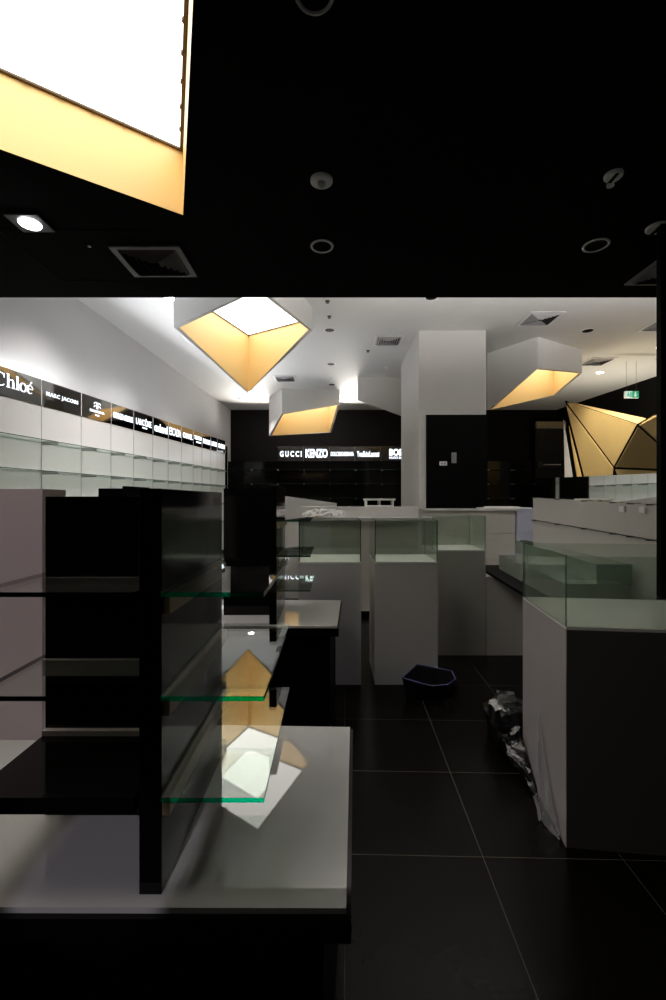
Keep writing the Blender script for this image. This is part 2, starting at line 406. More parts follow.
# black ceiling
vent(155.5, 261.5, BZ, .50, 'grey framed square vent in black ceiling by the gold light box', group='vents in the black ceiling', sy=.42)
vent(668.5, 271, BZ, .42, 'grey framed vent at the right end of the black ceiling', group='vents in the black ceiling')
p = downlight(322, 246, BZ, .082, 'dark downlight with pale ring, second in the black ceiling centre', ring='white_plastic', group='downlights in the black ceiling')
downlight(314.5, -8, BZ, .073, 'dark ringed downlight at the top of the picture', ring='grey_plastic', group='downlights in the black ceiling')
downlight(596, 245, BZ, .088, 'dark downlight with pale ring at right of black ceiling', ring='white_plastic', group='downlights in the black ceiling')
p = on_ceiling(321.5, 180, BZ); th = thing('smoke_detector', 'round pale smoke detector in the middle of the black ceiling', 'smoke detector', p)
MB().lathe(p, [(.063, 0), (.063, -.009), (.053, -.015), (.024, -.017)], 28, cap0=False).build('base', M['white_plastic'], th)
MB().lathe(p + Vector((0, 0, -.0165)), [(.024, 0), (.022, -.012), (.012, -.022), (.003, -.024)], 16, cap0=False).build('sensor', M['grey_plastic'], th)
for q, lab, rr in ((on_ceiling(613.5, 174.5, BZ), 'pale round emergency spotlight with twin lamps, right of black ceiling', .048), (on_ceiling(657, 227, BZ), 'pale spotlight with dark slot near the right frame edge', .066)):
    th = thing('emergency_spotlight', lab, 'spotlight', q)
    MB().lathe(q, [(rr, 0), (rr, -.012), (rr*.85, -.02)], 24, cap0=False).build('base', M['white_plastic'], th)
    MB().box(q.x-rr*.22, q.x+rr*.22, q.y-rr*.8, q.y+rr*.8, q.z-.0215, q.z-.0195).build('slot_cover', M['black_satin'], th)
    if rr < .055: MB().lathe(q + Vector((.03, .075, 0)), [(.02, 0), (.02, -.012)], 14, cap0=False).build('indicator', M['white_plastic'], th)
q = on_ceiling(30, 222, BZ); th = thing('spotlight', 'glaring square framed downlight in black ceiling at left edge', 'spotlight', q)
MB().box(q.x-.105, q.x+.105, q.y-.09, q.y+.09, q.z-.012, q.z).build('frame', M['dark_metal'], th)
MB().lathe(q + Vector((0, 0, -.012)), [(.065, 0), (.061, -.006), (.044, -.004)], 24, cap0=False).build('lamp', M['lamp_on'], th)
q = on_ceiling(100, 258, BZ)
h = MB()
for x0, x1, y0, y1 in ((-.5, .5, -.34, -.334), (-.5, .5, .334, .34), (-.5, -.494, -.34, .34), (.494, .5, -.34, .34)): h.box(q.x+x0, q.x+x1, q.y+y0, q.y+y1, BZ-.004, BZ)
h2 = thing('access_hatch', 'faint rectangular access hatch in black ceiling left of the vent', 'hatch', q)
h.build('frame', M['black_satin'], h2); MB().box(q.x-.49, q.x+.49, q.y-.33, q.y+.33, BZ-.002, BZ).build('flap', M['black_ceiling'], h2)
MB().lathe(on_ceiling(89.5, 246, BZ), [(.012, 0), (.012, -.006)], 10, cap0=False).build('lock', M['steel'], h2)

# exit sign
q = P(632, 394.5, 11.0)
th = thing('exit_sign', 'green and white emergency exit sign with running figure and down arrow', 'exit sign', (q.x, q.y, q.z-.09))
MB().box(q.x-.17, q.x+.17, q.y, q.y+.05, q.z-.085, q.z+.085).build('housing', M['white_plastic'], th)
MB().box(q.x+.0, q.x+.165, q.y-.004, q.y, q.z-.08, q.z+.08).build('green_face', M['green_sign'], th)
MB().box(q.x-.165, q.x-.0, q.y-.004, q.y, q.z-.08, q.z+.08).build('pale_face', M['sign_white'], th)
ef = frame((q.x, q.y-.004, q.z), (1, 0, 0)); g = MB()
ribbon(g, ef, [(.08, .06), (.08, -.02)], [.03, .03]); ribbon(g, ef, [(.08, -.065), (.08, -.01)], [.004, .09])
g.build('arrow', M['sign_white'], th)
g = MB(); ribbon(g, ef, [(-.10, .02), (-.085, -.02)], [.03, .026]); ribbon(g, ef, [(-.09, -.015), (-.06, -.03), (-.065, -.065)], [.016, .014, .012]); ribbon(g, ef, [(-.09, -.015), (-.11, -.04), (-.135, -.045)], [.016, .014, .012])
ribbon(g, ef, [(-.10, .015), (-.07, .005), (-.055, .02)], [.012]*3); ribbon(g, ef, [(-.10, .018), (-.125, .0), (-.12, -.02)], [.012]*3); ribbon(g, ef, [(-.105, .035), (-.085, .055)], [.022, .022])
ribbon(g, ef, [(-.03, .06), (-.03, -.065)], [.03, .03])
g.build('running_figure', M['green_sign'], th)
for s_ in (-.12, .12): MB().tube([(q.x+s_, q.y+.025, q.z+.085), (q.x+s_, q.y+.025, CZ)], .003).build('hanger', M['dark_metal'], th)

# ------------------------------------------------------------------ left wall display bays and signs
SL = 0.155
def sd(px): return 5.249/(SL + (333-px)/F)
def sp(d, z=0): return Vector((-5.249 + SL*d, d, z))
RT = Vector((SL, 1, 0)).normalized(); NR = Vector((1, -SL, 0)).normalized()
ZT, ZB = 3.30, 2.924
edges = [-30, 41.2, 81, 110.8, 133.4, 152.6, 168, 181.2, 193, 201.7, 210.5, 217, 225]
SIGN = ['serif', 'MARC JACOBS', 'emblem', 'GIORGIO ARMANI', 'LANCÔME', 'cacharel', 'ESCADA', 'CHANEL', 'TRUSSARDI', 'BVLGARI', 'LANVIN', 'CLARINS']
SLAB = ['black sign panel with large white serif letters cut by the left frame edge',
        'black sign panel with two spaced capital words, second from left frame edge',
        'black sign panel with round emblem above two tiny words',
        'black sign panel with two small capital words, right of the emblem sign',
        'black sign panel with tall thin capitals and an accent',
        'black sign panel with heavy lower case white word',
        'black sign panel with tall narrow capitals, seventh along the left wall',
        'black sign panel with heavy capitals, eighth along the left wall',
        'black sign panel with two stacked words near the far end',
        'black sign panel fourth from the far end of left wall',
        'black sign panel with small word, next to last on left wall',
        'black sign panel with small word at far end of left wall']
ORD = ['first', 'second', 'third', 'fourth', 'fifth', 'sixth', 'seventh', 'eighth', 'ninth', 'tenth', 'eleventh', 'twelfth']
for i in range(12):
    d0, d1 = sd(edges[i]), sd(edges[i+1]); a, b = sp(d0), sp(d1); w = (b-a).length
    fr = Matrix(((RT.x, 0, NR.x, a.x), (RT.y, 0, NR.y, a.y), (0, 1, 0, 0), (0, 0, 0, 1)))   # local x along, y up, z out
    def lb(mb, x0, x1, y0, y1, z0, z1, mi=0, side=None):
        q = [Vector(v) for v in ((x0, y0, z0), (x1, y0, z0), (x1, y0, z1), (x0, y0, z1))]; q2 = [Vector((v.x, y1, v.z)) for v in q]
        mb.hexa([fr @ v for v in q], [fr @ v for v in q2], mi, side)
    mid = sp((d0+d1)/2)
    th = thing('wall_display_bay', 'white shelved wall bay under the lit signs, %s from the left frame edge' % ORD[i], 'display shelving', mid, math.atan2(RT.y, RT.x), 'white display bays along the left wall')
    m = MB(); lb(m, .008, w-.001, .1, ZB-.004, -.04, 0); m.build('back_panel', M['shelf_panel'], th)
    m = MB(); lb(m, .002, w-.002, 0, .1, -.04, -.012); m.build('kick_board', M['black_satin'], th)
    m = MB(); lb(m, 0, .008, .1, ZB-.004, -.03, .004); m.build('slotted_upright', M['grey_plastic'], th)
    for z in (2.38, 1.95, 1.45, .95):
        m = MB(); lb(m, .008, w-.008, z, z+.010, .006, .30, 0, 1); m.build('glass_shelf', [M['glass'], M['pane_edge']], th)
        m = MB(); lb(m, .010, .024, z-.028, z-.002, .002, .27); m.build('bracket', M['steel'], th)
    s = thing('sign_panel', SLAB[i], 'lit sign', mid + Vector((0, 0, ZB)), math.atan2(RT.y, RT.x), 'lit sign panels along the left wall')
    m = MB(); lb(m, .004, w-.012, ZB, ZT, -.03, .012); m.build('board', M['sign_black'], s)
    m = MB(); lb(m, w-.012, w-.001, ZB, ZT, -.03, .014); m.build('end_strip', M['white_plastic'], s)
    tf = fr @ Matrix.Translation((w/2, (ZB+ZT)/2, .012)); l = MB(); l2 = []; k = SIGN[i]
    if k == 'serif':
        # drawn letters with thick stems and slab serifs;  right end of the word is near the panel's right end
        lf = fr @ Matrix.Translation((w-.165-.595, ZB+.125, .012)); S = .63
        def st(pts, ws): ribbon(l, lf, [(x*S, y*S) for x, y in pts], [v*S for v in ws])
        A = arc(.13, .135, .115, .135, 42, 318); st(A, [.018 + .035*max(0, -math.cos(math.radians(42+276*j/22))) for j in range(23)])
        st([(.216, .275), (.216, .18)], [.014, .014])
        st([(.315, .0), (.315, .29)], [.042]*2); st([(.27, .006), (.36, .006)], [.014]*2); st([(.28, .285), (.33, .285)], [.014]*2)
        st([(.33, .13), (.36, .17), (.40, .183), (.43, .165), (.44, .12)], [.014, .02, .024, .034, .042]); st([(.44, .13), (.44, 0)], [.042]*2); st([(.395, .006), (.485, .006)], [.014]*2)
        st([(.545, .0), (.545, .29)], [.042]*2); st([(.50, .006), (.59, .006)], [.014]*2); st([(.51, .285), (.55, .285)], [.014]*2)
        A = arc(.69, .09, .077, .09, 0, 360, 28); st(A, [.016+.026*abs(math.cos(2*PI*j/28)) for j in range(29)])
        A = arc(.875, .09, .072, .09, 10, 310, 26); st(A, [.014+.028*max(0, -math.cos(math.radians(10+300*j/26))) for j in range(27)]); st([(.81, .098), (.945, .098)], [.014]*2)
        st([(.87, .20), (.915, .26)], [.014, .035])
    elif k == 'emblem':
        for sx in (-1, 1):
            ribbon(l, tf, [(sx*.012, -.0), (sx*.012, .105)], [.014]*2)
            ribbon(l, tf, arc(sx*.035, .08, .045, .026, 90+sx*100 - sx*10, 90-sx*100, 12), [.014]*13)
            ribbon(l, tf, arc(sx*.035, .025, .045, .026, 90+sx*90, 90-sx*100, 12), [.014]*13)
        l2.append(('BALENCIAGA', 0, -.045, .36, .042, .012)); l2.append(('PARIS', 0, -.11, .10, .026, .01))
    elif k == 'MARC JACOBS': add_text(l, tf, -.0, .0, k, w*.80, .075, .012, 1.15)
    elif k == 'GIORGIO ARMANI': add_text(l, tf, 0, -.01, k, w*.86, .11, .025)
    elif k == 'LANCÔME': add_text(l, tf, 0, .02, k, w*.80, .16, .005); l2.append(('PARIS', .03, -.10, .16, .03, .01))
    elif k == 'TRUSSARDI': add_text(l, tf, 0, .03, k, w*.8, .10, .012); l2.append(('PARFUMS', .05, -.08, .26, .04, .01))
    elif k == 'ESCADA': add_text(l, tf, 0, 0, k, w*.86, .18, .0)
    elif k == 'cacharel': add_text(l, tf, 0, -.01, k, w*.84, .18, .03)
    else: add_text(l, tf, 0, 0, k, w*.8, .13, .02)
    l.build('lettering', M['letters'], s)
    for tx, ox, oy, w_, h_, b_ in l2:
        l = MB(); add_text(l, tf, ox, oy, tx, w_, h_, b_); l.build('small_lettering', M['letters'], s)

# ------------------------------------------------------------------ back wall bays and signs
def back_bay(px0, px1, lab, sign=None, signlab=None, fn=None, ztop=3.0):
    d = 16.62; x0, x1 = (px0-333)/F*d, (px1-333)/F*d; c = ((x0+x1)/2, d, 0)
    th = thing('black_display_bay', lab, 'display shelving', c, 0, 'black display bays along the back wall')
    MB().box(x0+.004, x1-.004, d, d+.06, 0, ztop-.004).build('back_panel', M['black_gloss'], th)
    for z in (2.67, 2.15, 1.62, 1.1):
        MB().box(x0+.015, x1-.015, d-.34, d-.004, z, z+.012, 0, 1).build('glass_shelf', [M['glass'], M['pane_edge']], th)
        MB().box(x0+.004, x0+.034, d-.36, d-.01, z-.03, z-.003).build('bracket', M['steel'], th)
    if signlab:
        s = thing('sign_panel', signlab, 'lit sign', (c[0], d, ztop), 0, 'lit sign panels along the back wall')
        MB().box(x0+.002, x1-.016, d-.05, d+.06, ztop, ztop+.55).build('board', M['dark_panel'], s)
        MB().box(x1-.014, x1-.002, d-.052, d+.06, ztop, ztop+.55).build('end_strip', M['dark_metal'], s)
        l = MB(); sf = frame(((x0+x1)/2, d-.05, ztop+.27), (1, 0, 0)); fn(l, sf, x1-x0); l.build('lettering', M['letters'], s)
        if px0 == 381:
            l = MB(); add_text(l, sf, .12, -.14, 'HUGO BOSS', (x1-x0)*.62, .09, .02); l.build('small_lettering', M['letters'], s)
back_bay(226, 252, 'black shelved bay in the corner beside the white left wall')
th = thing('black_display_bay', 'black shelved bay on the side wall beyond the last white bay', 'display shelving', (-4.0, 15.0, 0), 0, 'black display bays along the back wall')
MB().prism([(wl(13.3)+.05, 13.3), (wl(13.3)+.11, 13.3), (wl(16.2)+.11, 16.2), (wl(16.2)+.05, 16.2)], 0, 3.5).build('back_panel', M['black_gloss'], th)
for z in (2.67, 2.15, 1.62, 1.1): MB().prism([(wl(13.4)+.115, 13.4), (wl(13.4)+.40, 13.4), (wl(16.1)+.40, 16.1), (wl(16.1)+.115, 16.1)], z, z+.012).build('glass_shelf', M['glass'], th)
back_bay(252, 278, 'black shelved bay left of the first lit sign')
back_bay(278, 303.8, 'black shelved bay under the spaced capital sign', 1, 'back wall sign panel with five widely spaced capitals', lambda l, f, w: add_text(l, f, 0, 0, 'GUCCI', w*.84, .22, .03, 1.5))
back_bay(303.8, 329.5, 'black shelved bay under the large heavy capital sign', 1, 'back wall sign panel with large heavy blue white capitals', lambda l, f, w: add_text(l, f, 0, .02, 'KENZO', w*.86, .33, .04))
back_bay(329.5, 355, 'black shelved bay under the single line sign', 1, 'back wall sign panel with one fine line of small capitals', lambda l, f, w: add_text(l, f, 0, 0, 'DOLCE&GABBANA', w*.9, .16, .03))
back_bay(355, 381, 'black shelved bay under the mixed case sign', 1, 'back wall sign panel with mixed case words between two others', lambda l, f, w: add_text(l, f, 0, 0, 'YvesSaintLaurent', w*.86, .22, .03))
def boss(l, f, w): add_text(l, f, .12, .06, 'BOSS', w*.62, .26, .05)
back_bay(381, 407, 'black shelved bay next to the white column', 1, 'back wall sign panel with heavy word beside the column', boss)
back_bay(485, 510, 'black shelved bay just right of the column')
back_bay(510, 533, 'black shelved bay second to the right of the column')
q0 = P(535.5, 500, 16.5); q1 = P(566, 500, 16.5)
th = thing('shop_window', 'dark framed bay with small dim sign beside the gold wall', 'shop window', ((q0.x+q1.x)/2, 16.5, 0))
MB().box(q0.x, q1.x, 16.4, 16.55, 4.2, 4.45).build('lintel', M['brass'], th)
MB().box(q0.x, q1.x, 16.5, 16.55, 0, 4.2).build('back_panel', M['dark_panel'], th)
MB().box(q0.x+.05, q1.x-.05, 16.4, 16.5, 2.72, 3.0).build('sign_board', M['sign_black'], th)
MB().box((q0.x+q1.x)/2-.32, (q0.x+q1.x)/2+.32, 16.392, 16.4, 2.845, 2.872).build('lettering_bar', M['grey_plastic'], th)  # plain bar added in place of lettering too small to read
for z in (2.0, 1.5): MB().box(q0.x+.05, q1.x-.05, 16.15, 16.495, z, z+.012, 0, 1).build('glass_shelf', [M['glass'], M['pane_edge']], th)

# ------------------------------------------------------------------ gondola shelving, foreground
ZS = [1.362, 1.150, 0.943]; ZP = 0.73
G = thing('gondola_shelving', 'nearest black gondola with glass shelves on a glossy white plinth', 'display shelving', (-.38, 1.2, 0), 0, 'black gondolas with glass shelves')
# plinth: white top slab in a black edged carcass, recessed base
pl = [(-1.75, .898), (.0264, .892), (.0614, 1.604), (-1.75, 1.66)]
MB().prism(pl, ZP-.012, ZP).build('plinth_top', M['white_gloss'], G)
MB().prism([(-1.76, .885), (.036, .880), (.072, 1.612), (-1.76, 1.67)], ZP-.06, ZP-.012).build('plinth_edge', M['black_gloss'], G)
MB().prism([(-1.76, .95), (-.02, .945), (.02, 1.60), (-1.76, 1.65)], 0.0, ZP-.06).build('plinth_base', M['black_satin'], G)
MB().box(-.403, -.356, .922, 1.424, ZP, 1.574).build('upright_slab', M['black_gloss'], G, bevel=.0015)
MB().box(-.748, -.403, 1.155, 1.18, ZP, 1.559).build('back_panel', M['black_gloss'], G)
for z in ZS:
    s = MB().box(-.352, -.141, .905, 1.44, z-.010, z, 0, (1, 2, 0, 0)).build('glass_shelf', [M['glass'], M['glass_edge'], M['pane_edge']], G)
    MB().box(-.356, -.340, .925, 1.42, z-.050, z-.012).build('shelf_rail', M['brass'], G)
    s = MB().box(-.748, -.406, .905, 1.150, z-.010, z, 0, 1).build('glass_shelf', [M['glass'], M['dark_edge']], G) if z > 1 else MB().box(-.748, -.406, .905, 1.150, z-.034, z).build('black_shelf', M['black_gloss'], G, label='solid black shelf')
    MB().box(-.748, -.408, 1.140, 1.155, *((z-.052, z-.012) if z > 1 else (z+.0005, z+.014))).build('shelf_rail', M['rail_reflect'], G, label='shelf rail with pale painted reflection')
MB().box(-1.75, -.993, 1.517, 1.65, ZP, 1.588).build('end_panel', M['pink_lam'], G, label='pale pinkish white end panel')
g2 = copy_tree(G)
dm = {}
for ch in bpy.data.objects:
    if ch.parent == g2 and ch.name.startswith('glass_shelf'):
        ch.data = ch.data.copy(); ch.data.materials[1] = M['pane_edge']
g2.location = (-.38, 1.2+1.88, 0); g2.scale = (1, 1, 1.045); g2['label'] = 'second black gondola, standing behind the nearest one'
g3 = copy_tree(g2); g3.location = (-.38-1.553, 1.2+3.2, 0); g3.scale = (1, 1, 1.067); g3['label'] = 'black gondola furthest left, before the white wall bays'

# the two gondolas behind have a bare black back bay: no white end panel, no shelves on that side
for ch in [c for c in bpy.data.objects if c.parent in (g2, g3)]:
    left = sum(v.co.x for v in ch.data.vertices)/len(ch.data.vertices) < -.10
    if ch.name.startswith('end_panel') or (left and ch.name.startswith(('glass_shelf', 'shelf_rail', 'black_shelf'))): bpy.data.objects.remove(ch)

# ------------------------------------------------------------------ pedestals with glass cases
def pedestal(cx, cy, w, dp, rz, ztop, zglass, label, mats, over=.0):
    th = thing('display_pedestal', label, 'display case', (cx, cy, 0), rz, 'tall plinths with glass cases'); R = parent_mat(th)
    MB().box(-w/2, w/2, -dp/2, dp/2, 0.0, ztop-.012, fr=R).build('plinth', mats[0], th)
    if len(mats) > 2: MB().box(-w/2+.001, w/2-.001, -dp/2-.006, -dp/2, .004, ztop-.014, fr=R).build('front_panel', mats[2], th, label='dark glossy front panel')
    MB().box(-w/2, w/2, -dp/2-.004, dp/2, ztop-.012, ztop, fr=R).build('display_top', mats[1], th)
    e = .008; gm = [M['pane'], M['pane_edge']]
    def pane(x0, x1, y0, y1):
        m = MB(); m.box(x0, x1, y0, y1, ztop, zglass, fr=R)
        # narrow faces take the dark green edge
        for k, f in enumerate(m.f):
            vs = [m.v[i] for i in f]; ar = (vs[1]-vs[0]).length, (vs[2]-vs[1]).length
            if min(ar) < .02: m.mi[k] = 1
        m.build('glass_pane', gm, th)
    pane(-w/2, w/2, -dp/2, -dp/2+e); pane(-w/2, w/2, dp/2-e, dp/2)
    pane(-w/2, -w/2+e, -dp/2+e, dp/2-e); pane(w/2-e, w/2, -dp/2+e, dp/2-e)
    return th
pm = [M['grey_lam'], M['top_white']]
pedestal((-.288+.235)/2, 3.726+.265, .523, .53, 0, 1.03, 1.38, 'pale plinth with glass case behind the second gondola', pm)
pedestal((.351+.879)/2, 3.726+.265, .528, .53, 0, 1.03, 1.38, 'pale plinth with glass case standing behind the black tray', pm)
pedestal(1.524-.265, 4.43+.265, .53, .53, 0, 1.05, 1.39, 'pale plinth with glass case, furthest back of the centre three', pm)
a = math.atan(0.115); W4, D4 = .80, .62; ca, sa = math.cos(-a), math.sin(-a)
nc = Vector((1.039, 1.98))   # near left corner
cc = nc + W4/2*Vector((math.cos(a), -math.sin(a))) + D4/2*Vector((math.sin(a), math.cos(a)))
pedestal(cc.x, cc.y, W4, D4, -a, .985, 1.30, 'large near plinth with glass case at right, dark front and film wrap', [M['lilac_lam'], M['top_white'], M['front_dark']])

# ------------------------------------------------------------------ counters in the middle distance
th = thing('service_counter', 'wide pale service counter with white top behind the glass cases', 'counter', (.36, 6.2, 0), 0, 'pale service counters')
x0, x1, d = -.45, 1.13, 5.88
MB().box(x0, x1, d+.02, 6.5, .08, 1.27).build('body', M['beige_lam'], th)
MB().box(x0+.03, x1-.03, d+.08, 6.45, 0, .08).build('kick_board', M['black_satin'], th)
MB().box(x0-.01, x1+.02, d-.03, 6.2, 1.27, 1.315).build('counter_top', M['white_lam'], th)
MB().box(x0-.01, x1+.06, 6.2, 6.55, 1.27, 1.455).build('raised_ledge', M['white_lam'], th)
MB().box(x0, -.03, d, d+.02, .08, 1.27).build('front_panel', M['white_lam'], th)
for zz in ((.08, .35), (.36, .845), (.855, 1.27)): MB().box(-.025, x1, d, d+.02, zz[0], zz[1]).build('front_panel', M['beige_lam'], th)
MB().box(x1-.005, x1+.06, d-.01, d+.1, 0, 1.44).build('end_post', M['white_lam'], th)
th = thing('service_counter', 'pale counter with thin white top between column and glass case', 'counter', (2.5, 8.5, 0), 0, 'pale service counters')
x0, x1, d = 1.56, 3.36, 8.2
MB().box(x0, x1, d+.02, 8.85, .08, 1.35).build('body', M['beige_lam'], th)
MB().box(x0+.02, x1-.02, d+.08, 8.8, 0, .08).build('kick_board', M['black_satin'], th)
MB().box(x0-.02, x1+.02, d-.03, 8.9, 1.35, 1.385).build('counter_top', M['white_lam'], th)
for zz in ((.08, .47), (.48, .93), (.94, 1.35)): MB().box(x0, x1, d, d+.02, zz[0], zz[1]).build('front_panel', M['beige_lam'], th)
th = thing('drawer_cabinet', 'white drawer cabinet with painted cool light next to the far counter', 'cabinet', (3.66, 8.5, 0))
MB().box(3.40, 3.86, 8.25, 8.85, 0, 1.36).build('body', M['cool_light_lam'], th)
for zz in ((.08, .47), (.48, .93), (.94, 1.35)): MB().box(3.41, 3.85, 8.232, 8.25, zz[0], zz[1]).build('drawer', M['cool_light_lam'], th)
MB().box(3.38, 3.88, 8.22, 8.87, 1.36, 1.385).build('worktop', M['cool_light_lam'], th)
for k, (xa, xb, ya, yb, z0, rz) in enumerate(((2.85, 3.75, 8.36, 8.82, 1.387, .04), (2.98, 3.55, 8.42, 8.8, 1.407, -.06))):
    R = Matrix.Translation(((xa+xb)/2, (ya+yb)/2, 0)) @ Matrix.Rotation(rz, 4, 'Z')
    m = MB(); m.box(-(xb-xa)/2, (xb-xa)/2, -(yb-ya)/2, (yb-ya)/2, z0, z0+.018, fr=R)
    tag(m.build('packing_sheet', M['white_plastic'], bevel=.003), ['wide white packing sheet lying on the far counter', 'smaller white packing sheet stacked on the wide one'][k], 'sheet', 'packing sheets on the far counter')
# white board with sloping top behind the counter
bd = MB(); q = [Vector((-.93, 7.0, 0)), Vector((.06, 7.0, 0)), Vector((.06, 7.04, 0)), Vector((-.93, 7.04, 0))]
tt = [Vector((-.93, 7.0, 1.635)), Vector((.06, 7.0, 1.50)), Vector((.06, 7.04, 1.50)), Vector((-.93, 7.04, 1.635))]
bd.hexa(q, tt); tag(bd.build('white_board', M['white_paint']), 'tall white board with sloping top edge standing behind the counter', 'board')
# open white box with two compartments on the counter
q = Vector((.66, 6.38, 1.455)); th = thing('divided_box', 'small white box with two open compartments on the counter ledge', 'box', q)
w, hh, dd = .40, .115, .2
m = MB()
m.box(q.x-w/2, q.x+w/2, q.y-dd/2, q.y+dd/2, q.z, q.z+.02); m.box(q.x-w/2-.02, q.x+w/2+.02, q.y-dd/2-.02, q.y+dd/2, q.z+hh-.025, q.z+hh)
for s_ in (-w/2, -.012, w/2-.025): m.box(q.x+s_, q.x+s_+.025, q.y-dd/2, q.y+dd/2, q.z+.02, q.z+hh-.025)
m.build('carcass', M['white_plastic'], th); MB().box(q.x-w/2, q.x+w/2, q.y+dd/2-.01, q.y+dd/2, q.z+.02, q.z+hh-.025).build('back', M['black_satin'], th)
# crumpled plastic on the counter
def crumple(nx, ny, fn, seed, amp):
    rnd = random.Random(seed); vs = []; fs = []
    for j in range(ny+1):
        for i in range(nx+1):
            v = Vector(fn(i/nx, j/ny)); vs.append(v + Vector((rnd.uniform(-1, 1), rnd.uniform(-1, 1), rnd.uniform(-.2, 1)))*amp)
    for j in range(ny):
        for i in range(nx):
            a_ = j*(nx+1)+i; fs += [(a_, a_+1, a_+nx+2), (a_, a_+nx+2, a_+nx+1)]
    return vs, fs
m = MB(); m.add(*crumple(16, 8, lambda u, v: (-.42+.60*u, 5.92+.26*v, 1.325+.10*math.sin(PI*v)*(.35+.65*math.sin(PI*u)**.6)), 3, .018))
tag(m.build('plastic_wrap', M['film_white']), 'crumpled clear plastic wrap heaped on the service counter', 'plastic wrap')
m = MB(); m.add(*crumple(7, 5, lambda u, v: (-.30+.20*u, 5.875+.04*v, 1.317+.02*math.sin(PI*v)*math.sin(PI*u)), 5, .004))
tag(m.build('cardboard_scrap', M['bronze_dark']), 'dark brown scrap under the crumpled plastic on the counter', 'scrap')

# ------------------------------------------------------------------ stepped unit and mirror panel at right
th = thing('stepped_counter', 'white stepped counter with black ledge behind the large right case', 'counter', (2.1, 4.0, 0))
MB().prism([(1.53, 4.43), (2.16, 4.43), (2.16, 5.04), (1.66, 5.04)], 0, .785).build('base', M['white_lam'], th)
MB().prism([(1.90, 2.95), (2.08, 2.95), (2.16, 4.425), (1.98, 4.425)], 0, .785).build('base', M['white_lam'], th)
MB().prism([(1.49, 3.30), (2.08, 3.2), (2.165, 5.05), (1.635, 5.05)], .785, .812).build('ledge', M['black_satin'], th)
MB().prism([(1.62, 3.1), (2.08, 3.1), (2.165, 4.75), (1.776, 4.75)], .813, .965).build('riser', M['riser'], th)
MB().prism([(1.84, 3.1), (2.09, 3.1), (2.165, 4.97), (2.045, 4.97)], .966, 1.10).build('riser', M['riser'], th)
th = thing('mirror_panel', 'long grey wall panel with mirrored top strip below the gold wall', 'display panel', (2.2, 4.0, 0))
def rp(d): return 2.2
def strip(za0, zb0, za1, zb1, off, thick, mat, name):
    # far end d=5.1, near end d=2.9
    n = Vector((-1, 0, 0))
    f_, n_ = Vector((rp(4.88), 4.88, 0)) + n*off, Vector((rp(2.92), 2.92, 0)) + n*off
    b = [f_, n_, n_ - n*thick, f_ - n*thick]
    lo = [Vector((v.x, v.y, z)) for v, z in zip(b, (za0, za1, za1, za0))]; hi = [Vector((v.x, v.y, z)) for v, z in zip(b, (zb0, zb1, zb1, zb0))]
    return MB().hexa(lo, hi).build(name, mat, th)
strip(1.578, 1.785, 1.515, 1.729, .0, .03, M['mirror'], 'mirror_strip')
strip(1.336, 1.574, 1.275, 1.511, .0, .03, M['panel_grey'], 'upper_board')
strip(0, 1.328, 0, 1.266, .0, .03, M['panel_grey'], 'lower_board')
strip(1.330, 1.334, 1.268, 1.274, .012, .03, M['dark_metal'], 'groove')
nv = Vector((-1, 0, 0))
for i, dd in enumerate((4.8, 4.3, 3.85, 3.45, 3.25, 3.05)):
    for z0 in (1.513+.032*(dd-2.92), 1.271+.032*(dd-2.92)):
        m = MB(); b = Vector((rp(dd), dd, z0)); m.tube([b, b + nv*.05], .006); m.build('peg', M['dark_metal'], th)
for dd in (3.36, 3.14):
    b = Vector((rp(dd), dd, 1.50)); MB().box(b.x-.018, b.x-.003, dd-.03, dd+.03, 1.46, 1.503).build('price_holder', M['white_plastic'], th)

# ------------------------------------------------------------------ gold faceted wall
V0 = P(564, 400.5, 11.5); V1 = P(638, 424.5, 9.7); V2 = P(614, 468, 10.5); VB = P(604.5, 561, 11.28); VC = P(589.5, 561, 11.28)
VG = P(690, 471, 10.6); VH = P(690, 398, 10.6); VT = P(648, 418.5, 10.3); VK = Vector((7.7, 10.9, 0)); VR = Vector((9.2, 10.9, 0)); VB.z = 0; VC.z = 0
VW = Vector((VC.x-.45, 11.6, 0))
th = thing('faceted_gold_wall', 'gold wall of angular triangular panels with black seams at right', 'wall feature', (7.2, 11.0, 0))
cen = Vector((7.5, 13.5, 1.5))
def facet(pts, mat, name='facet_panel', label=None, cr=.03):
    pts = [Vector(p) for p in pts]; c = sum(pts, Vector())/len(pts); n = (pts[1]-pts[0]).cross(pts[2]-pts[0]).normalized()
    if n.dot(c - cen) < 0: n = -n
    q = []
    k = len(pts)
    for i in range(k):
        a_, p_, b_ = pts[i-1], pts[i], pts[(i+1) % k]
        u, v = (a_-p_).normalized(), (b_-p_).normalized(); s_ = max(.08, u.cross(v).length)
        q.append(p_ + (u+v)*(cr/s_))
    o_ = MB(); m_ = len(q)
    o_.add([v + n*.0 for v in q] + [v - n*.03 for v in q], [tuple(range(m_)), tuple(reversed(range(m_, 2*m_)))] + [(i, (i+1) % m_, m_+(i+1) % m_, m_+i) for i in range(m_)])
    o_.build(name, mat, th, **({'label': label} if label else {}))
    return (pts, n)
fac = [[V0, V1, V2], [V0, V2, VB], [V0, VB, VC], [V1, V2, VG], [V1, VG, VH], [V0, VT, V1], [VT, VH, V1], [V2, VG, VK], [V2, VK, VB], [VG, VR, VK]]
bk = MB()
for f in fac:
    pts, n = facet(f, M['gold_metal'])
    bk.add([v - n*.028 for v in pts], [tuple(range(len(pts)))])
bk.build('seam_backing', M['black_satin'], th)
facet([V0 + Vector((-.03, .05, 0)), VC + Vector((-.05, .0, 0)), VW], M['white_lam'], 'edge_panel', 'white narrow edge panel')

